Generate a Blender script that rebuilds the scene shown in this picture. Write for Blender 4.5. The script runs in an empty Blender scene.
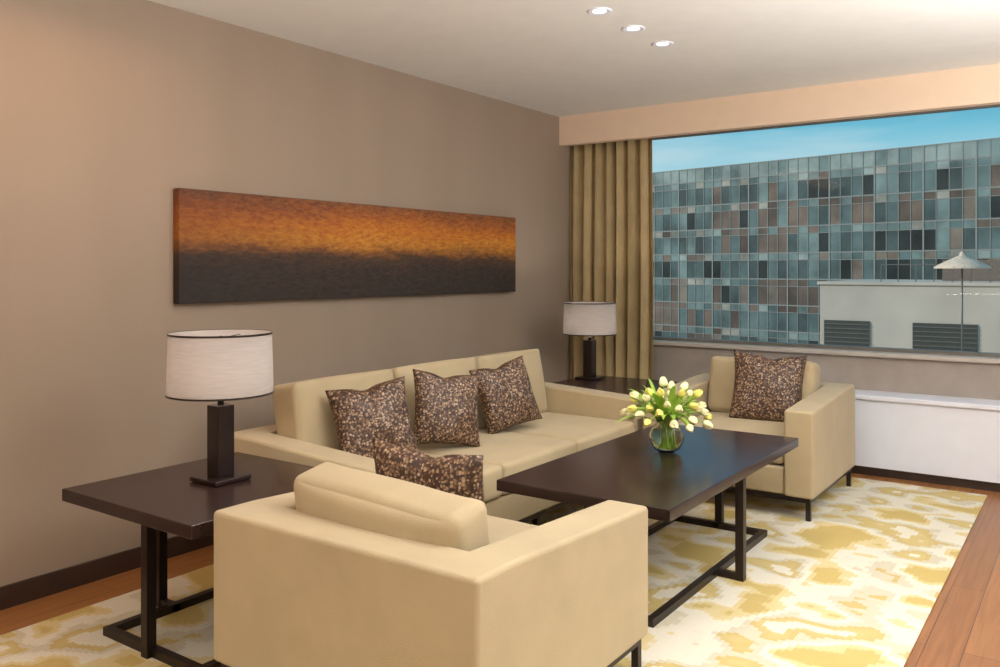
import bpy, bmesh, math, random
from mathutils import Vector, Matrix, noise
random.seed(7)
scene=bpy.context.scene
scene.view_settings.view_transform='Standard'
scene.view_settings.look='None'

def s2l(c):
    return tuple(((v/255)/12.92 if v/255<=0.04045 else ((v/255+0.055)/1.055)**2.4) for v in c)+(1,)
# ---------------------------------------------------------------- materials
def new_mat(name):
    m=bpy.data.materials.new(name); m.use_nodes=True
    nt=m.node_tree; b=nt.nodes['Principled BSDF']
    return m,nt,b
def N(nt,t,**kw):
    n=nt.nodes.new(t)
    for k,v in kw.items(): setattr(n,k,v)
    return n
def ramp(nt,stops,interp='LINEAR'):
    r=N(nt,'ShaderNodeValToRGB'); r.color_ramp.interpolation=interp
    els=r.color_ramp.elements
    while len(els)<len(stops): els.new(0.5)
    for e,(p,c) in zip(els,stops):
        e.position=p; e.color=s2l(c)
    return r
def coords(nt,scale=(1,1,1),kind='Object'):
    tc=N(nt,'ShaderNodeTexCoord'); mp=N(nt,'ShaderNodeMapping')
    mp.inputs['Scale'].default_value=scale
    nt.links.new(tc.outputs[kind],mp.inputs[0]); return mp
def simple(name,rgb,rough=.5,metal=0,var=.06,nscale=8,bump=0,bscale=200,spec=.5,scale=(1,1,1),coat=0):
    m,nt,b=new_mat(name)
    mp=coords(nt,scale)
    n=N(nt,'ShaderNodeTexNoise'); n.inputs['Scale'].default_value=nscale; n.inputs['Detail'].default_value=4
    nt.links.new(mp.outputs[0],n.inputs['Vector'])
    lo=tuple(max(0,c*(1-var)) for c in rgb); hi=tuple(min(255,c*(1+var)) for c in rgb)
    r=ramp(nt,[(.3,lo),(.7,hi)]); nt.links.new(n.outputs['Fac'],r.inputs[0])
    nt.links.new(r.outputs[0],b.inputs['Base Color'])
    b.inputs['Roughness'].default_value=rough; b.inputs['Metallic'].default_value=metal
    b.inputs['Specular IOR Level'].default_value=spec
    b.inputs['Coat Weight'].default_value=coat
    if bump:
        n2=N(nt,'ShaderNodeTexNoise'); n2.inputs['Scale'].default_value=bscale; n2.inputs['Detail'].default_value=2
        nt.links.new(mp.outputs[0],n2.inputs['Vector'])
        bp=N(nt,'ShaderNodeBump'); bp.inputs['Strength'].default_value=bump; bp.inputs['Distance'].default_value=.01
        nt.links.new(n2.outputs['Fac'],bp.inputs['Height']); nt.links.new(bp.outputs[0],b.inputs['Normal'])
    return m
def glow(name,rgb,strength):
    m,nt,b=new_mat(name)
    b.inputs['Base Color'].default_value=s2l(rgb)
    b.inputs['Emission Color'].default_value=s2l(rgb); b.inputs['Emission Strength'].default_value=strength
    return m

M_wall=simple('wall_taupe',(160,144,128),.75,var=.015,nscale=3,bump=.04,bscale=120,scale=(1,1,.15),spec=.25)
M_ceil=simple('ceiling_paint',(228,228,224),.9,var=.008,spec=.1)
M_soffit=simple('soffit_paint',(234,210,186),.9,var=.008,spec=.1)
M_white=simple('white_paint',(230,235,248),.45,var=.01)
M_sill=simple('sill_gray',(190,184,176),.6,var=.03)
M_sillup=simple('sill_upholstered',(164,155,146),.7,var=.03)
M_base=simple('baseboard_dark',(60,45,38),.4)
M_fab=simple('beige_fabric',(182,165,132),.72,var=.03,nscale=5,bump=.25,bscale=350,spec=.3)
M_fab.node_tree.nodes['Principled BSDF'].inputs['Sheen Weight'].default_value=.15
M_curt=simple('curtain_olive',(172,152,110),.6,var=.05,nscale=6,bump=.1,bscale=300)
M_dark=simple('espresso_wood',(44,29,27),.24,var=.18,nscale=4,scale=(1,14,1),spec=.42)
M_metal=simple('dark_bronze',(52,42,38),.35,metal=.6,var=.1)
M_black=simple('black_leather',(34,22,20),.25,var=.2,nscale=20)
M_chrome=simple('chrome',(200,200,200),.12,metal=1,var=.02)
M_frame=simple('window_frame_metal',(120,118,112),.4,metal=.3)
M_stem=simple('tulip_stem_green',(150,186,76),.5,var=.15)
M_leaf=simple('tulip_leaf_green',(150,186,72),.45,var=.2)
M_pet=simple('tulip_petal_cream',(238,234,180),.5,var=.05,nscale=15)
M_pet2=simple('tulip_petal_yellow',(228,222,116),.5,var=.06,nscale=15)
M_conc=simple('terrace_white_render',(204,190,176),.8,var=.05,nscale=.4)
M_louv=simple('terrace_dark_louver',(78,76,70),.5)
M_roof=simple('terrace_roof_grey',(128,112,100),.8)
M_umb=simple('umbrella_canvas',(228,204,182),.8)

# pillow : chocolate velvet with pebble mosaic
M_pil,nt,b=new_mat('mosaic_velvet')
mp=coords(nt)
v=N(nt,'ShaderNodeTexVoronoi',feature='F1'); v.inputs['Scale'].default_value=92
ds=N(nt,'ShaderNodeTexNoise'); ds.inputs['Scale'].default_value=30
mx=N(nt,'ShaderNodeMix',data_type='VECTOR'); mx.inputs['Factor'].default_value=.02
nt.links.new(mp.outputs[0],ds.inputs['Vector'])
nt.links.new(mp.outputs[0],mx.inputs['A']); nt.links.new(ds.outputs['Color'],mx.inputs['B'])
nt.links.new(mx.outputs['Result'],v.inputs['Vector'])
r1=ramp(nt,[(.36,(255,255,255)),(.60,(0,0,0))])
nt.links.new(v.outputs['Distance'],r1.inputs[0])
sep=N(nt,'ShaderNodeSeparateColor'); nt.links.new(v.outputs['Color'],sep.inputs[0])
r2=ramp(nt,[(0,(86,62,46)),(.3,(116,88,66)),(.65,(150,122,96)),(1,(186,160,132))])
nt.links.new(sep.outputs[0],r2.inputs[0])
m2=N(nt,'ShaderNodeMix',data_type='RGBA'); m2.inputs['A'].default_value=s2l((58,38,30))
nt.links.new(r1.outputs[0],m2.inputs['Factor']); nt.links.new(r2.outputs[0],m2.inputs['B'])
nt.links.new(m2.outputs['Result'],b.inputs['Base Color']); b.inputs['Roughness'].default_value=.5

# rug : cream with golden brush blotches
M_rug,nt,b=new_mat('rug_watercolour')
mp=coords(nt,(1,1.1,1))
q=N(nt,'ShaderNodeVectorMath',operation='SNAP'); q.inputs[1].default_value=(.022,.012,1)
nt.links.new(mp.outputs[0],q.inputs[0])
n1=N(nt,'ShaderNodeTexNoise'); n1.inputs['Scale'].default_value=3.0; n1.inputs['Detail'].default_value=2.4; n1.inputs['Roughness'].default_value=.42; n1.inputs['Distortion'].default_value=.05
nt.links.new(q.outputs[0],n1.inputs['Vector'])
r1=ramp(nt,[(0,(198,172,106)),(.415,(204,180,116)),(.42,(216,198,146)),(.465,(220,204,158)),(.47,(226,220,204)),(.54,(224,218,200)),(.545,(208,200,178)),(.585,(212,203,178)),(.59,(202,180,120)),(.66,(210,190,134)),(.665,(226,220,202))])
nt.links.new(n1.outputs['Fac'],r1.inputs[0])
nt.links.new(r1.outputs[0],b.inputs['Base Color']); b.inputs['Roughness'].default_value=.95; b.inputs['Specular IOR Level'].default_value=.1
n2=N(nt,'ShaderNodeTexNoise'); n2.inputs['Scale'].default_value=180
bp=N(nt,'ShaderNodeBump'); bp.inputs['Strength'].default_value=.5; bp.inputs['Distance'].default_value=.01
nt.links.new(mp.outputs[0],n2.inputs['Vector']); nt.links.new(n2.outputs['Fac'],bp.inputs['Height']); nt.links.new(bp.outputs[0],b.inputs['Normal'])

# wood floor planks
M_floor,nt,b=new_mat('wood_floor')
mp=coords(nt); mp.inputs['Rotation'].default_value=(0,0,math.pi/2)
br=N(nt,'ShaderNodeTexBrick'); br.inputs['Scale'].default_value=1; br.inputs['Brick Width'].default_value=1.4; br.inputs['Row Height'].default_value=.12
br.inputs['Mortar Size'].default_value=.0015; br.inputs['Color1'].default_value=s2l((160,110,64)); br.inputs['Color2'].default_value=s2l((144,96,56)); br.inputs['Mortar'].default_value=s2l((90,56,34))
nt.links.new(mp.outputs[0],br.inputs['Vector'])
mp2=coords(nt,(30,1.5,1)); n1=N(nt,'ShaderNodeTexNoise'); n1.inputs['Scale'].default_value=2; n1.inputs['Detail'].default_value=5
nt.links.new(mp2.outputs[0],n1.inputs['Vector'])
mm=N(nt,'ShaderNodeMix',data_type='RGBA',blend_type='OVERLAY'); mm.inputs['Factor'].default_value=.4
nt.links.new(br.outputs['Color'],mm.inputs['A']); nt.links.new(n1.outputs['Fac'],mm.inputs['B'])
nt.links.new(mm.outputs['Result'],b.inputs['Base Color']); b.inputs['Roughness'].default_value=.32

# painting
M_paint,nt,b=new_mat('abstract_painting')
tc=N(nt,'ShaderNodeTexCoord'); sx=N(nt,'ShaderNodeSeparateXYZ'); nt.links.new(tc.outputs['Object'],sx.inputs[0])
mr=N(nt,'ShaderNodeMapRange'); mr.inputs['From Min'].default_value=-.27; mr.inputs['From Max'].default_value=.27
nt.links.new(sx.outputs['Z'],mr.inputs[0])
mp=coords(nt,(1,.5,1.6)); n1=N(nt,'ShaderNodeTexNoise'); n1.inputs['Scale'].default_value=5; n1.inputs['Detail'].default_value=10; n1.inputs['Roughness'].default_value=.8
nt.links.new(mp.outputs[0],n1.inputs['Vector'])
ad=N(nt,'ShaderNodeMath',operation='MULTIPLY_ADD'); ad.inputs[1].default_value=.44
nt.links.new(n1.outputs['Fac'],ad.inputs[0])
sb=N(nt,'ShaderNodeMath',operation='SUBTRACT'); sb.inputs[1].default_value=.22
nt.links.new(mr.outputs[0],sb.inputs[0]); nt.links.new(sb.outputs[0],ad.inputs[2])
rp=ramp(nt,[(0,(54,42,34)),(.30,(60,45,36)),(.42,(84,58,36)),(.50,(148,94,36)),(.60,(200,134,40)),(.74,(200,122,32)),(.88,(168,96,36)),(1,(136,84,46))])
nt.links.new(ad.outputs[0],rp.inputs[0])
n3=N(nt,'ShaderNodeTexNoise'); n3.inputs['Scale'].default_value=34; n3.inputs['Detail'].default_value=8; n3.inputs['Roughness'].default_value=.85
nt.links.new(mp.outputs[0],n3.inputs['Vector'])
r3=ramp(nt,[(.36,(20,20,20)),(.64,(235,235,235))]); nt.links.new(n3.outputs['Fac'],r3.inputs[0])
mm=N(nt,'ShaderNodeMix',data_type='RGBA',blend_type='SOFT_LIGHT'); mm.inputs['Factor'].default_value=.85
nt.links.new(rp.outputs[0],mm.inputs['A']); nt.links.new(r3.outputs[0],mm.inputs['B'])
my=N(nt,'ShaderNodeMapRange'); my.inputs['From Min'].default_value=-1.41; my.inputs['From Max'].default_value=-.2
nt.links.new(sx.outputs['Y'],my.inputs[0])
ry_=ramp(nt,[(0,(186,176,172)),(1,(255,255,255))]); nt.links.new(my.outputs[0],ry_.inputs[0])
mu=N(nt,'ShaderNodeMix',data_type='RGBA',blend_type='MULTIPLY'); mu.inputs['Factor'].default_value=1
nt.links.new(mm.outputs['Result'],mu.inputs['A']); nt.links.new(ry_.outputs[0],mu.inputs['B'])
nt.links.new(mu.outputs['Result'],b.inputs['Base Color']); b.inputs['Roughness'].default_value=.5
bp=N(nt,'ShaderNodeBump'); bp.inputs['Strength'].default_value=.5; bp.inputs['Distance'].default_value=.01
nt.links.new(n3.outputs['Fac'],bp.inputs['Height']); nt.links.new(bp.outputs[0],b.inputs['Normal'])

# lamp shade: translucent linen
M_shade,nt,b=new_mat('lampshade_linen')
tr=N(nt,'ShaderNodeBsdfTranslucent'); tr.inputs[0].default_value=(.78,.75,.72,1)
df=N(nt,'ShaderNodeBsdfDiffuse')
mp=coords(nt,(1,1,12)); n1=N(nt,'ShaderNodeTexNoise'); n1.inputs['Scale'].default_value=14
nt.links.new(mp.outputs[0],n1.inputs['Vector'])
r1=ramp(nt,[(.3,(176,168,164)),(.7,(194,186,182))]); nt.links.new(n1.outputs['Fac'],r1.inputs[0]); nt.links.new(r1.outputs[0],df.inputs[0])
ms=N(nt,'ShaderNodeMixShader'); ms.inputs[0].default_value=.38
nt.links.new(df.outputs[0],ms.inputs[1]); nt.links.new(tr.outputs[0],ms.inputs[2])
nt.links.new(ms.outputs[0],nt.nodes['Material Output'].inputs[0])

# glass
M_glass,nt,b=new_mat('clear_glass')
b.inputs['Transmission Weight'].default_value=1; b.inputs['Roughness'].default_value=.01; b.inputs['IOR'].default_value=1.3
b.inputs['Base Color'].default_value=(.95,.98,.93,1)
M_pane,nt,b=new_mat('window_pane')
t=N(nt,'ShaderNodeBsdfTransparent'); t.inputs[0].default_value=(.95,.98,.98,1)
g=N(nt,'ShaderNodeBsdfGlossy'); g.inputs['Roughness'].default_value=.02
ms=N(nt,'ShaderNodeMixShader'); ms.inputs[0].default_value=.004
nt.links.new(t.outputs[0],ms.inputs[1]); nt.links.new(g.outputs[0],ms.inputs[2]); nt.links.new(ms.outputs[0],nt.nodes['Material Output'].inputs[0])

# ---------------------------------------------------------------- mesh helpers
def link(o,parent=None):
    scene.collection.objects.link(o)
    if parent: o.parent=parent
    return o
def obj(name,bm,mat,parent=None,loc=(0,0,0),rot=(0,0,0),smooth=False):
    me=bpy.data.meshes.new(name); bm.normal_update(); bm.to_mesh(me); bm.free()
    o=bpy.data.objects.new(name,me)
    for mt in (mat if isinstance(mat,list) else [mat]): me.materials.append(mt)
    o.location=loc; o.rotation_euler=rot
    if smooth:
        for p in me.polygons: p.use_smooth=True
    return link(o,parent)
def empty(name,loc,rotz=0):
    e=bpy.data.objects.new(name,None); e.location=loc; e.rotation_euler=(0,0,rotz); e.empty_display_size=.1
    return link(e)
def hexa(bm,x0,x1,y0,y1,z0,z1):
    vs=[bm.verts.new((x,y,z)) for z in (z0,z1) for x,y in ((x0,y0),(x1,y0),(x1,y1),(x0,y1))]
    fs=[(3,2,1,0),(4,5,6,7),(0,1,5,4),(1,2,6,5),(2,3,7,6),(3,0,4,7)]
    return vs,[bm.faces.new([vs[i] for i in f]) for f in fs]
def box(name,x0,x1,y0,y1,z0,z1,mat,parent=None,bev=0,seg=3,topfn=None):
    """box built about its own centre"""
    cx,cy,cz=(x0+x1)/2,(y0+y1)/2,(z0+z1)/2
    bm=bmesh.new(); vs,_=hexa(bm,x0-cx,x1-cx,y0-cy,y1-cy,z0-cz,z1-cz)
    if topfn:
        for v in vs[4:]: v.co.z+=topfn(v.co.x+cx,v.co.y+cy)
    if bev: bmesh.ops.bevel(bm,geom=list(bm.edges),offset=bev,segments=seg,profile=.5,affect='EDGES')
    o=obj(name,bm,mat,parent,(cx,cy,cz))
    if bev:
        for p in o.data.polygons: p.use_smooth=True
        wn=o.modifiers.new('wn','WEIGHTED_NORMAL'); wn.keep_sharp=True
    return o
def ushell(name,W,D,t,z0,zb,zf,mat,parent,bev=.016,rot=0,loc=(0,0,0)):
    """continuous arm-back-arm shell, open toward local -Y; arms slope from zb at back to zf at front"""
    out=[(-W,-D),(-W+t,-D),(-W+t,D-t),(W-t,D-t),(W-t,-D),(W,-D),(W,D-t),(W,D),(-W,D),(-W,D-t)]
    bm=bmesh.new()
    top=lambda y: zb if y>=D-t-1e-6 else zf
    B=[bm.verts.new((x,y,z0)) for x,y in out]; T=[bm.verts.new((x,y,top(y))) for x,y in out]
    n=len(out)
    for i in range(n): bm.faces.new((B[i],B[(i+1)%n],T[(i+1)%n],T[i]))
    for q in ((0,1,2,9),(2,3,6,7,8,9),(3,4,5,6)):
        bm.faces.new([T[i] for i in q]); bm.faces.new([B[i] for i in reversed(q)])
    bm.normal_update()
    es=[e for e in bm.edges if e.is_manifold and e.calc_face_angle()>.5]
    bmesh.ops.bevel(bm,geom=es,offset=bev,segments=3,profile=.5,affect='EDGES')
    o=obj(name,bm,mat,parent,loc,(0,0,rot))
    for p in o.data.polygons: p.use_smooth=True
    wn=o.modifiers.new('wn','WEIGHTED_NORMAL'); wn.keep_sharp=True
    return o
def cushion(name,sx,sy,sz,mat,parent,loc,rot=(0,0,0),puff=(.01,.01,.02),r=.03,seed=0,slump=0):
    bm=bmesh.new(); n=22
    rnd=random.Random(seed)
    ph=[rnd.uniform(0,6.28) for _ in range(6)]
    bmesh.ops.create_cube(bm,size=2)
    bmesh.ops.subdivide_edges(bm,edges=list(bm.edges),cuts=n,use_grid_fill=True)
    hx,hy,hz=sx/2,sy/2,sz/2
    for v in bm.verts:
        u=Vector([math.copysign(1-(1-abs(c))**1.5,c) for c in v.co])
        p=Vector((u.x*hx,u.y*hy,u.z*hz))
        inner=Vector((max(-hx+r,min(hx-r,p.x)),max(-hy+r,min(hy-r,p.y)),max(-hz+r,min(hz-r,p.z))))
        d=p-inner
        if d.length>r: p=inner+d.normalized()*r
        bx=(1-u.y**2)*(1-u.z**2); by=(1-u.x**2)*(1-u.z**2); bz=(1-u.x**2)*(1-u.y**2)
        w=1+.22*math.sin(4*u.x+ph[0])*math.sin(3*u.y+ph[1])+.15*math.sin(5*u.z+ph[2]+2*u.x)
        p.x+=math.copysign(puff[0],u.x)*bx*abs(u.x)**3*w
        p.y+=math.copysign(puff[1],u.y)*by*abs(u.y)**3*w
        p.z+=math.copysign(puff[2],u.z)*bz*abs(u.z)**3*w
        if u.z>0 and slump: p.z-=slump*u.z*(1-max(abs(u.x),abs(u.y)*.6)**4)*(.75+.25*math.sin(2*u.x+ph[3]))
        v.co=p
    return obj(name,bm,mat,parent,loc,rot,True)
def throw(name,s,t,mat,loc,rot,parent=None,seed=0):
    """knife-edge throw pillow standing in local XZ plane, thickness along Y"""
    bm=bmesh.new(); n=26; rnd=random.Random(seed); a=[rnd.uniform(0,6.28) for _ in range(4)]
    grids=[]
    for side in (1,-1):
        g=[]
        for i in range(n+1):
            row=[]
            for j in range(n+1):
                u=-1+2*i/n; v=-1+2*j/n
                x=u*s/2*(1-.09*(1-v*v)); z=v*s/2*(1-.07*(1-u*u))
                if v>0: z-=.05*s*math.exp(-((u-.08)**2)/.06)*v*v
                th=t/2*(max(0,(1-u*u)*(1-v*v)))**.42
                th*=1+.10*math.sin(5*u+a[0])*math.sin(4*v+a[1])-.15*math.exp(-((u-.1)**2)/.03)*max(0,v)
                row.append((x,side*th,z))
            g.append(row)
        grids.append(g)
    vv=[]
    for k,g in enumerate(grids):
        V=[[None]*(n+1) for _ in range(n+1)]
        for i in range(n+1):
            for j in range(n+1):
                if k==1 and (i in(0,n) or j in(0,n)): V[i][j]=vv[0][i][j]
                else: V[i][j]=bm.verts.new(g[i][j])
        vv.append(V)
        for i in range(n):
            for j in range(n):
                f=[V[i][j],V[i+1][j],V[i+1][j+1],V[i][j+1]]
                if k==0: f.reverse()
                bm.faces.new(f)
    return obj(name,bm,mat,parent,loc,rot,True)
def lathe(bm,prof,n=40,mi=0,cx=0,cy=0,close=False):
    rings=[]
    for r,z in prof:
        rings.append([bm.verts.new((cx+r*math.cos(2*math.pi*i/n),cy+r*math.sin(2*math.pi*i/n),z)) for i in range(n)])
    for a,b2 in zip(rings,rings[1:]):
        for i in range(n):
            f=bm.faces.new((a[i],a[(i+1)%n],b2[(i+1)%n],b2[i])); f.material_index=mi; f.smooth=True
    if close:
        bm.faces.new(list(reversed(rings[0]))).material_index=mi; bm.faces.new(rings[-1]).material_index=mi

# ---------------------------------------------------------------- room shell
RX=6.6; RY=-8.2; H=2.59
box('floor',-.1,RX+.1,RY-.1,.45,-.1,0,M_floor)
box('ceiling',-.1,RX+.1,RY-.1,.45,H,H+.1,M_ceil)
box('wall_left',-.1,0,RY,.45,0,H,M_wall)
box('wall_right',RX,RX+.1,RY,.45,0,H,M_wall)
box('wall_rear',-.1,RX+.1,RY-.1,RY,0,H,M_wall)
box('baseboard_left',0,.015,RY,0,0,.09,M_base)
box('trim_soffit',0,RX,-.02,.06,2.36,H,M_soffit)
box('trim_soffit_rear',0,RX,.24,.45,2.42,H,M_soffit)
box('wall_window_sill',.0,RX,.28,.45,0,.76,M_sillup)
box('trim_sill_cap',.0,RX,.24,.46,.76,.79,M_sill,bev=.006)
box('trim_window_jamb',0,.30,.28,.45,.79,2.42,M_wall)
w=empty('window_1',(0,.38,0))
box('frame_bottom',.3,RX,-.03,.03,.79,.815,M_frame,w)
box('frame_top',.3,RX,-.03,.03,2.40,2.42,M_frame,w)
box('frame_side',.3,.35,-.03,.03,.815,2.40,M_frame,w)
box('frame_side_far',RX-.05,RX,-.03,.03,.815,2.40,M_frame,w)
box('pane',.35,RX-.05,-.004,.004,.815,2.40,M_pane,w)
hc=empty('radiator_cover',(0,0,0))
box('panel',1.3,RX,.02,.278,.06,.50,M_white,hc)
box('ledge',1.3,RX,0,.278,.50,.53,M_white,hc,bev=.006)
box('plinth',1.3,RX,.05,.278,0,.06,M_base,hc)
# ---------------------------------------------------------------- curtain
bm=bmesh.new(); nx=220; nz=14; x0,x1=.0,.745; T=[]
for j in range(nz+1):
    z=.02+(2.44-.02)*j/nz; row=[]
    tz=j/nz
    for i in range(nx+1):
        t=i/nx; ph=t*2*math.pi*7.5
        amp=.045*(1-.2*tz)+.008*math.sin(9*t+2*tz)
        x=x0+(x1-x0)*t+.012*math.sin(2*ph+1)+.004*math.sin(6*tz+5*t)
        y=amp*math.sin(ph+.5*math.sin(3*t*6.28)+.3*tz)+.01*math.sin(17*t)
        row.append(bm.verts.new((max(.006,x),.135+y,z)))
    T.append(row)
for j in range(nz):
    for i in range(nx): bm.faces.new((T[j][i],T[j][i+1],T[j+1][i+1],T[j+1][i]))
c=obj('curtain',bm,M_curt,smooth=True); sm=c.modifiers.new('s','SOLIDIFY'); sm.thickness=.004
# ---------------------------------------------------------------- rug
box('rug',.28,3.03,-4.95,-.12,0.0,.012,M_rug,bev=.004,seg=1)
RZ=.012
# ---------------------------------------------------------------- painting
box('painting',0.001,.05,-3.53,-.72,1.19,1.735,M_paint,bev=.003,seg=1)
# ---------------------------------------------------------------- sofa (faces +X)
so=empty('sofa',(0,0,RZ))
X0,X1,Y0,Y1=.33,1.30,-3.5,-1.12
ushell('arms_and_back',(Y1-Y0)/2,(X1-X0)/2,.15,.12,.60,.555,M_fab,so,bev=.018,rot=math.pi/2,loc=((X0+X1)/2,(Y0+Y1)/2,0))
box('seat_base',X0+.152,X1-.02,Y0+.152,Y1-.152,.12,.27,M_fab,so,bev=.015)
cw=(Y1-Y0-.30)/3
for i in range(3):
    yc=Y0+.15+cw*(i+.5)
    cushion(f'seat_cushion_{i+1}',.79,cw-.006,.15,M_fab,so,(.905,yc,.352),puff=(.008,.002,.014),r=.025,seed=i)
    cushion(f'back_cushion_{i+1}',.17,cw-.012,.42,M_fab,so,(.575,yc,.620),(0,math.radians(-10),math.radians([1.5,-1,.5][i])),puff=(.035,.002,.008),r=.03,seed=10+i,slump=.012)
box('rail_front',X1-.07,X1-.04,Y0+.03,Y1-.03,.09,.12,M_metal,so)
box('rail_back',X0+.04,X0+.07,Y0+.03,Y1-.03,.09,.12,M_metal,so)
for i,(x,y) in enumerate([(X1-.07,Y0+.03),(X1-.07,Y1-.06),(X0+.04,Y0+.03),(X0+.04,Y1-.06),(X1-.07,-2.31),(X0+.04,-2.31)]):
    box(f'leg_{i+1}',x,x+.03,y,y+.03,0,.09,M_metal,so)
for i,(x,y,z,s,rx,ry,rz) in enumerate([(.86,-3.07,.645,.385,18,7,-120),(.86,-2.54,.645,.38,17,-8,-116),(.84,-1.98,.645,.38,17,10,-112)]):
    o=throw('throw_pillow',s,.15,M_pil,(x,y,z),(0,0,0),seed=i)
    m=Matrix.Rotation(math.radians(rz),4,'Z')@Matrix.Rotation(math.radians(rx),4,'X')@Matrix.Rotation(math.radians(ry),4,'Y')
    o.rotation_euler=m.to_euler()
# ---------------------------------------------------------------- armchair
def armchair(loc,rot,ctop,croll=0,cx=0,front=.575,W=.495,back=.595,cwid=None,slump=.015):
    a=empty('armchair',loc,rot)
    D=.48
    ushell('arms_and_back',W,D,.155,.12,back,front,M_fab,a,bev=.016)
    box('seat_base',-W+.156,W-.156,-D+.02,D-.157,.12,.27,M_fab,a,bev=.015)
    cushion('seat_cushion',2*W-.33,.77,.15,M_fab,a,(0,-.065,.352),puff=(.004,.008,.018),r=.03,seed=30)
    cushion('back_cushion',cwid or 2*W-.33,.17,.36,M_fab,a,(cx,.222,ctop-.19),(math.radians(-11),math.radians(croll),0),puff=(.004,.04,.01),r=.04,seed=31,slump=slump)
    box('rail_left',-W+.02,-W+.045,-D+.02,D-.02,.095,.12,M_metal,a)
    box('rail_right',W-.045,W-.02,-D+.02,D-.02,.095,.12,M_metal,a)
    box('rail_front',-W+.045,W-.045,-D+.02,-D+.045,.095,.12,M_metal,a)
    box('rail_back',-W+.045,W-.045,D-.045,D-.02,.095,.12,M_metal,a)
    for i,(x,y) in enumerate([(-W+.02,-D+.02),(W-.045,-D+.02),(-W+.02,D-.045),(W-.045,D-.045)]):
        box(f'leg_{i+1}',x,x+.025,y,y+.025,0,.095,M_metal,a)
    return a
armchair((1.845,-.82,RZ),0,.79,front=.585,back=.63)
armchair((1.830,-3.790,RZ),math.pi,.712,croll=-2.5,cx=0.005,front=.552,W=.516,back=.590,cwid=.665,slump=.016)
o=throw('throw_pillow',.43,.15,M_pil,(1.94,-.80,.640),(math.radians(-16),math.radians(3),math.radians(14)),seed=5)
o=throw('throw_pillow',.44,.16,M_pil,(1.81,-3.80,.572),(math.radians(10),math.radians(1),math.radians(4)),seed=6)
# ---------------------------------------------------------------- tables with mid-side legs and floor frame
def table(name,x0,x1,y0,y1,h,th,ins):
    cx,cy=(x0+x1)/2,(y0+y1)/2
    e=empty(name,(cx,cy,RZ)); hx,hy=(x1-x0)/2,(y1-y0)/2; h-=RZ
    box('top',-hx,hx,-hy,hy,h-th,h,M_dark,e,bev=.004,seg=2)
    w=.018; t=.03
    ax,ay=hx-ins,hy-ins
    for k,(a,b2,c2,d) in enumerate([(-ax,ax,-ay,-ay+t),(-ax,ax,ay-t,ay),(-ax,-ax+t,-ay+t,ay-t),(ax-t,ax,-ay+t,ay-t)]):
        box(f'floor_rail_{k+1}',a,b2,c2,d,0,.03,M_metal,e)
    ox=hx-.022; oy=hy-.10
    for k,(a,b2) in enumerate([(-ox,0),(ox,0),(0,-oy),(0,oy)]):
        box(f'leg_{k+1}',a-w,a+w,b2-w,b2+w,0,h-th,M_metal,e)
    box('top_cross_rail_1',-ox,ox,-w*.8,w*.8,h-th-.03,h-th,M_metal,e)
    box('top_cross_rail_2',-w*.8,w*.8,-oy,oy,h-th-.0305,h-th,M_metal,e)
    for s in (-1,1):
        box(f'foot_x_{s}',min(s*(ax-t),s*ox),max(s*(ax-t),s*ox),-w*.8,w*.8,0,.028,M_metal,e)
        box(f'foot_y_{s}',-w*.8,w*.8,min(s*(ay-t),s*oy),max(s*(ay-t),s*oy),0,.028,M_metal,e)
    return e
table('coffee_table',1.575,2.33,-3.11,-1.53,.50,.045,.12)
table('side_table',.49,1.27,-4.31,-3.54,.555,.045,.10)
table('side_table',.42,1.22,-1.02,-.25,.555,.045,.10)
# ---------------------------------------------------------------- table lamps
def lamp(x,y,z):
    e=empty('table_lamp',(x,y,z))
    box('base_plate',-.080,.080,-.080,.080,0,.018,M_black,e,bev=.004,seg=2)
    box('block',-.036,.036,-.036,.036,.018,.285,M_black,e,bev=.004,seg=2)
    bm=bmesh.new(); lathe(bm,[(.012,.285),(.012,.30),(.022,.303),(.022,.308),(.01,.312),(.01,.40),(.016,.405),(.016,.44),(.004,.445)],20,close=True); obj('stem',bm,M_chrome,e)
    bm=bmesh.new(); lathe(bm,[(.193,.328),(.1935,.334),(.187,.555)],64)
    sh=obj('shade',bm,M_shade,e,smooth=True); s=sh.modifiers.new('s','SOLIDIFY'); s.thickness=.002
    bm=bmesh.new(); lathe(bm,[(.1940,.326),(.1955,.326),(.1955,.333),(.1940,.333),(.1940,.326)],64); lathe(bm,[(.188,.550),(.1895,.550),(.189,.557),(.1875,.557),(.188,.550)],64); obj('shade_trim',bm,M_metal,e)
    bm=bmesh.new()
    for k in range(3):
        a=k*2*math.pi/3; v,_=hexa(bm,0,.187,-.0015,.0015,.535,.538)
        bmesh.ops.rotate(bm,verts=v,cent=(0,0,0),matrix=Matrix.Rotation(a,3,'Z'))
    hexa(bm,-.0025,.0025,-.0025,.0025,.44,.545)
    obj('shade_spider',bm,M_metal,e)
    bm=bmesh.new(); bmesh.ops.create_uvsphere(bm,u_segments=16,v_segments=12,radius=.025); obj('bulb',bm,glow('bulb_glow',(255,225,200),3),e,(0,0,.46),smooth=True)
    L=bpy.data.lights.new('lamp_light','POINT'); L.energy=7; L.color=(1,.90,.80); L.shadow_soft_size=.04
    lo=bpy.data.objects.new('lamp_light',L); lo.location=(0,0,.44); link(lo,e)
    return e
lamp(.86,-3.90,.557); lamp(.55,-.50,.557)
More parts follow.
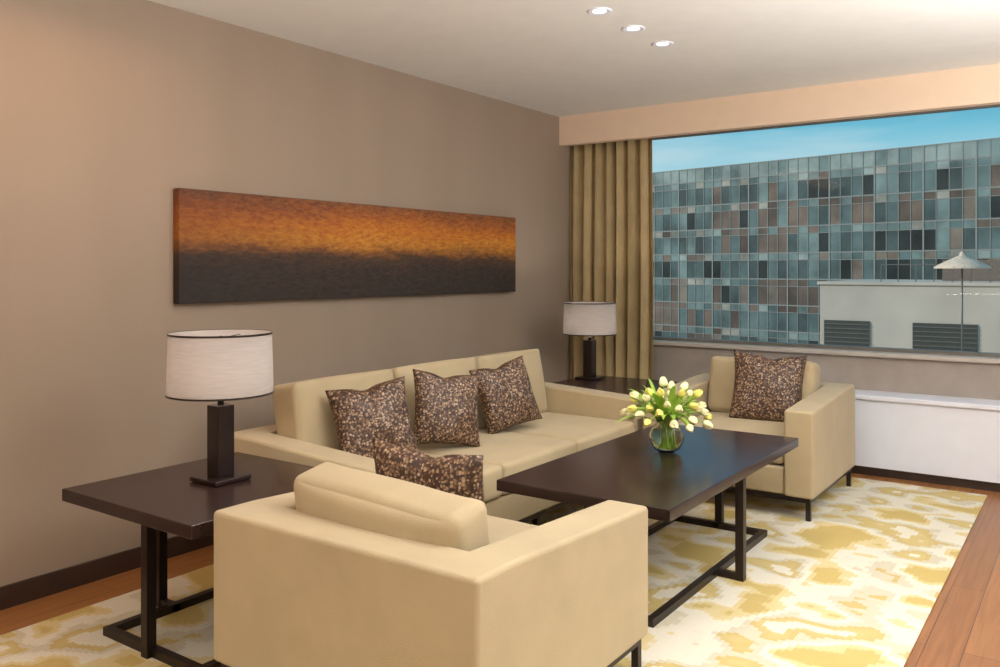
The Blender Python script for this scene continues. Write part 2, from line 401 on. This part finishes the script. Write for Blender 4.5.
# ---------------------------------------------------------------- vase with tulips
V=empty('vase_of_tulips',(1.92,-2.22,.502))
bm=bmesh.new()
outer=[(.001,0),(.035,.0),(.06,.015),(.078,.05),(.080,.075),(.070,.105),(.050,.13),(.046,.14),(.052,.152)]
inner=[(.049,.151),(.043,.139),(.047,.129),(.066,.104),(.076,.075),(.074,.051),(.057,.019),(.034,.006),(.001,.006)]
lathe(bm,outer+inner,40); obj('glass_bowl',bm,M_glass,V,smooth=True)
M_water=simple('vase_water',(235,240,205),.05,var=.03)
wb=M_water.node_tree.nodes['Principled BSDF']; wb.inputs['Transmission Weight'].default_value=1; wb.inputs['IOR'].default_value=1.12
bm=bmesh.new(); lathe(bm,[(.001,.008),(.033,.008),(.056,.021),(.073,.052),(.0745,.075),(.068,.098),(.001,.098)],32); obj('water',bm,M_water,V,smooth=True)
rnd=random.Random(3)
bs=bmesh.new(); bh=bmesh.new(); bl=bmesh.new()
def tube(bm,pts,r):
    rings=[]
    for i,p in enumerate(pts):
        d=(pts[min(i+1,len(pts)-1)]-pts[max(i-1,0)]).normalized()
        a=d.orthogonal().normalized(); b3=d.cross(a)
        rings.append([bm.verts.new(p+r*(math.cos(k*math.pi/3)*a+math.sin(k*math.pi/3)*b3)) for k in range(6)])
    for A,B in zip(rings,rings[1:]):
        for k in range(6): bm.faces.new((A[k],A[(k+1)%6],B[(k+1)%6],B[k])).smooth=True
def tulip(bm,p,d,s,mi):
    q=Vector((0,0,1)).rotation_difference(d).to_matrix()
    n=18; prof=[(.05,0),(.55,.12),(.85,.4),(.95,.8),(.88,1.3),(.66,1.75),(.36,2.1),(.05,2.2)]
    rings=[]
    for r,z in prof:
        ring=[]
        for i in range(n):
            a=2*math.pi*i/n
            rr=r*(1+.13*math.cos(3*a)*min(1,z)); zz=z+(.22*math.cos(3*a) if z>1.5 else 0)
            ring.append(bm.verts.new(p+q@Vector((rr*math.cos(a)*s,rr*math.sin(a)*s,zz*s))))
        rings.append(ring)
    for A,B in zip(rings,rings[1:]):
        for i in range(n):
            f=bm.faces.new((A[i],A[(i+1)%n],B[(i+1)%n],B[i])); f.smooth=True; f.material_index=mi
for i in range(40):
    a=i*2.399963; rad=math.sqrt((i+.5)/40)
    el=rad*1.4+rnd.uniform(-.1,.1)
    R=rnd.uniform(.175,.225)
    dirv=Vector((math.sin(el)*math.cos(a),math.sin(el)*math.sin(a),math.cos(el)))
    tip=Vector((0,0,.12))+Vector((dirv.x*R*.90,dirv.y*R*.90,dirv.z*R*.80+.005))
    base=Vector((rnd.uniform(-.03,.03),rnd.uniform(-.03,.03),.02))
    neck=Vector((dirv.x*.032,dirv.y*.032,.135))
    pts=[base]
    for k in range(1,4): pts.append(base.lerp(neck,k/3))
    ctrl=neck+Vector((dirv.x*.03,dirv.y*.03,.08))
    for k in range(1,7):
        t=k/6; pts.append(neck*(1-t)**2+2*ctrl*t*(1-t)+tip*t*t)
    tube(bs,pts,.0036)
    dd=(pts[-1]-pts[-2]).normalized()
    tulip(bh,tip,dd,rnd.uniform(.0165,.021),0 if rnd.random()<.62 else 1)
for i in range(38):
    a=i*2.4+.7; el=rnd.uniform(.3,1.5); L=rnd.uniform(.16,.24)
    dv=Vector((math.cos(a)*math.sin(el),math.sin(a)*math.sin(el),math.cos(el)))
    st=Vector((math.cos(a)*.03,math.sin(a)*.03,.13)); side=Vector((-math.sin(a),math.cos(a),0))
    prev=None
    for k in range(9):
        t=k/8; w=.015*math.sin(math.pi*min(1,t*.92+.08))**.7
        c=st+dv*L*t+Vector((0,0,.05*math.sin(t*2.2)-.05*t*t))
        cur=[bl.verts.new(c-side*w),bl.verts.new(c+Vector((0,0,-w*.35))),bl.verts.new(c+side*w)]
        if prev:
            for q in range(2):
                bl.faces.new((prev[q],prev[q+1],cur[q+1],cur[q])).smooth=True
        prev=cur
obj('stems',bs,M_stem,V); obj('tulip_heads',bh,[M_pet,M_pet2],V); obj('leaves',bl,M_leaf,V)
# ---------------------------------------------------------------- recessed downlights
M_dl=glow('downlight_glow',(255,248,238),4)
for y in (-2.32,-1.96,-1.60):
    e=empty('recessed_downlight',(1.62,y,H))
    bm=bmesh.new(); lathe(bm,[(.032,-.001),(.050,-.007),(.058,-.005),(.060,0)],32); obj('trim_ring',bm,M_white,e)
    bm=bmesh.new(); lathe(bm,[(.0005,-.002),(.032,-.002)],32); obj('lens',bm,M_dl,e)
    L=bpy.data.lights.new('spot','SPOT'); L.energy=18; L.color=(1,.93,.84); L.spot_size=math.radians(95); L.spot_blend=.9; L.shadow_soft_size=.04
    lo=bpy.data.objects.new('spot',L); lo.location=(0,0,-.02); link(lo,e)
# ---------------------------------------------------------------- exterior
cols=[(118,136,134),(98,116,116),(148,160,156),(78,92,92),(50,56,56),(118,102,92),(98,84,76),(130,117,106),(160,156,146)]
mats=[]
for i,cl in enumerate(cols):
    mats.append(simple(f'facade_panel_{i}',cl,.35 if i<5 else .5,var=.2,nscale=.3,spec=.25))
M_mul=simple('facade_mullion',(146,150,146),.5)
u=Vector((.9816,-.191,0)); nrm=Vector((-.191,-.9816,0)); org=Vector((-48.1,105.7,0))
bm=bmesh.new(); pw=1.35; top=15.3; fh=3.3
s=-50; ncol=int(130/pw)
def quad(bm,s0,s1,z0,z1,off,mi):
    P=[org+u*a+nrm*off+Vector((0,0,z)) for a,z in ((s0,z0),(s1,z0),(s1,z1),(s0,z1))]
    f=bm.faces.new([bm.verts.new(p) for p in P]); f.material_index=mi
rf=random.Random(11)
for r in range(10):
    zt=top-1.9-r*fh
    for cidx in range(ncol):
        s0=s+cidx*pw; s1=s0+pw
        nz_=noise.noise(Vector((cidx*.09,r*.5,2.2)))
        brownp=.08 if r<1 else (.55 if nz_>.05 else .10)
        for (za,zb,kind) in ((zt-.9,zt,'s'),(zt-fh,zt-.9,'v')):
            rr=rf.random()
            if rr<brownp: mi=rf.choice([5,6,7,5])
            elif kind=='v': mi=rf.choice([0,1,3,4,1,1,0,3,4])
            else: mi=rf.choice([0,0,1,2,0,8])
            quad(bm,s0+.05,s1-.05,za+.05,zb-.05,.0,mi)
for cidx in range(ncol): quad(bm,s+cidx*pw,s+(cidx+1)*pw,top-1.9,top,0,rf.choice([0,2,2]))
fc=empty('office_building',(0,0,0))
obj('facade_panels',bm,mats,fc)
bm=bmesh.new()
for cidx in range(ncol+1):
    s0=s+cidx*pw
    wd_=.04 if cidx%4 else .09
    quad(bm,s0-wd_,s0+wd_,-16,top,.06,0)
for r in range(11):
    zt=top-1.9-r*fh
    quad(bm,s,s+ncol*pw,zt-.08,zt+.08,.05,0); quad(bm,s,s+ncol*pw,zt-.94,zt-.86,.05,0)
quad(bm,s,s+ncol*pw,top-.12,top,.05,0)
obj('facade_mullions',bm,M_mul,fc)
bm=bmesh.new()
a=org+u*s-nrm*.05; b4=org+u*(s+ncol*pw)-nrm*.05; back=-nrm*20
vs=[bm.verts.new(p+Vector((0,0,z))) for z in (-16,top-.02) for p in (a,b4,b4+back,a+back)]
for f in [(3,2,1,0),(4,5,6,7),(0,1,5,4),(1,2,6,5),(2,3,7,6),(3,0,4,7)]: bm.faces.new([vs[i] for i in f])
obj('building_mass',bm,M_louv,fc)
box('street_ground',-90,90,3,110,-16.2,-16,M_roof)
tb=empty('terrace_building',(0,0,0))
box('terrace_wall',-8.33,22,40,52,-16,.6,M_conc,tb)
box('terrace_coping',-8.45,22,39.9,52,.6,.75,M_conc,tb)
box('terrace_penthouse',-3.4,3,46,50,.75,1.9,M_roof,tb)
for k,(xa,xb) in enumerate([(-8.1,-5.9),(-3.9,-1.1),(1.0,3.8)]):
    box(f'opening_{k+1}',xa,xb,39.93,40,-3.4,-1.25,M_louv,tb)
    for q in range(9): box(f'slat_{k+1}_{q}',xa,xb,39.88,39.93,-3.3+q*.23,-3.25+q*.23,M_frame,tb)
for q in range(12): box(f'rail_post_{q}',-5.4+q*.8,-5.36+q*.8,40.1,40.14,.75,1.6,M_frame,tb)
box('guard_glass_rail',-5.4,3.5,40.1,40.14,1.6,1.65,M_frame,tb)
box('terrace_deck',-9,22,24,39.9,-4.2,-4.0,M_conc,tb)
um=empty('patio_umbrella',(-1.4,37,-4.0))
bm=bmesh.new(); lathe(bm,[(1.15,5.42),(1.13,5.5),(.6,5.78),(.12,6.0),(.1,6.12),(.01,6.2)],8); obj('canopy',bm,M_umb,um)
bm=bmesh.new(); lathe(bm,[(.04,0),(.04,6.0)],10,close=True); obj('pole',bm,M_frame,um)
bm=bmesh.new(); lathe(bm,[(.3,0),(.3,.1)],16,close=True); obj('foot',bm,M_louv,um)
# ---------------------------------------------------------------- world & lights
wd=bpy.data.worlds.new('sky'); scene.world=wd; wd.use_nodes=True; nt=wd.node_tree
bg=nt.nodes['Background']
tc=N(nt,'ShaderNodeTexCoord'); sx=N(nt,'ShaderNodeSeparateXYZ'); nt.links.new(tc.outputs['Generated'],sx.inputs[0])
mp=N(nt,'ShaderNodeMapping'); mp.inputs['Scale'].default_value=(2,2,14); nt.links.new(tc.outputs['Generated'],mp.inputs[0])
n1=N(nt,'ShaderNodeTexNoise'); n1.inputs['Scale'].default_value=1.3; n1.inputs['Detail'].default_value=5; nt.links.new(mp.outputs[0],n1.inputs['Vector'])
rp=ramp(nt,[(0,(150,150,145)),(.02,(205,222,228)),(.11,(178,216,228)),(.15,(124,196,220)),(.19,(70,160,196)),(.5,(90,150,185))])
nt.links.new(sx.outputs['Z'],rp.inputs[0])
cr=ramp(nt,[(.48,(0,0,0)),(.66,(190,190,190))]); nt.links.new(n1.outputs['Fac'],cr.inputs[0])
mx=N(nt,'ShaderNodeMix',data_type='RGBA'); nt.links.new(cr.outputs[0],mx.inputs['Factor']); nt.links.new(rp.outputs[0],mx.inputs['A']); mx.inputs['B'].default_value=s2l((222,232,236))
nt.links.new(mx.outputs['Result'],bg.inputs[0]); bg.inputs[1].default_value=1.0
L=bpy.data.lights.new('sun','SUN'); L.energy=2.6; L.color=(1,.92,.82); L.angle=.03
o=link(bpy.data.objects.new('sun',L)); o.rotation_euler=Vector((1.2,.75,-.6)).to_track_quat('-Z','Y').to_euler()
def area(name,loc,sx_,sy_,e,col,rot=(0,0,0)):
    L=bpy.data.lights.new(name,'AREA'); L.shape='RECTANGLE'; L.size=sx_; L.size_y=sy_; L.energy=e; L.color=col
    o=link(bpy.data.objects.new(name,L)); o.location=loc; o.rotation_euler=rot; return o
area('fill_light_down',(3.2,-3.4,2.56),2.4,1.6,42,(1,.98,.95))  # added soft fill above the seating, out of view; no panel fixture
area('fill_light_down_rear',(4.6,-7.2,2.56),2.4,1.2,22,(1,.98,.95))  # added weaker fill behind the camera, not a ceiling fitting
area('fill_light_up',(4.9,-2.9,1.0),1.6,1.6,250,(1,1,1),(math.pi,0,0))  # added upward fill to brighten the ceiling; no lamp stands here
area('fill_light_up_rear',(2.6,-7.3,1.0),1.6,1.0,140,(1,.97,.93),(math.pi,0,0))  # second added upward fill, unseen behind the camera, for ceiling brightness
area('wall_wash_light',(.45,-5.0,2.56),.25,2.6,13,(1,.55,.30),(0,math.radians(-15),0))
# ---------------------------------------------------------------- camera
cd=bpy.data.cameras.new('camera'); cam=link(bpy.data.objects.new('camera',cd))
cd.sensor_width=36; cd.lens=36*.847; cd.shift_y=-.0635
cam.location=(3.568,-5.906,1.35)
fwd=Vector((-.5767,.8169,0)); cam.rotation_euler=fwd.to_track_quat('-Z','Y').to_euler()
cd.clip_end=500
scene.camera=cam
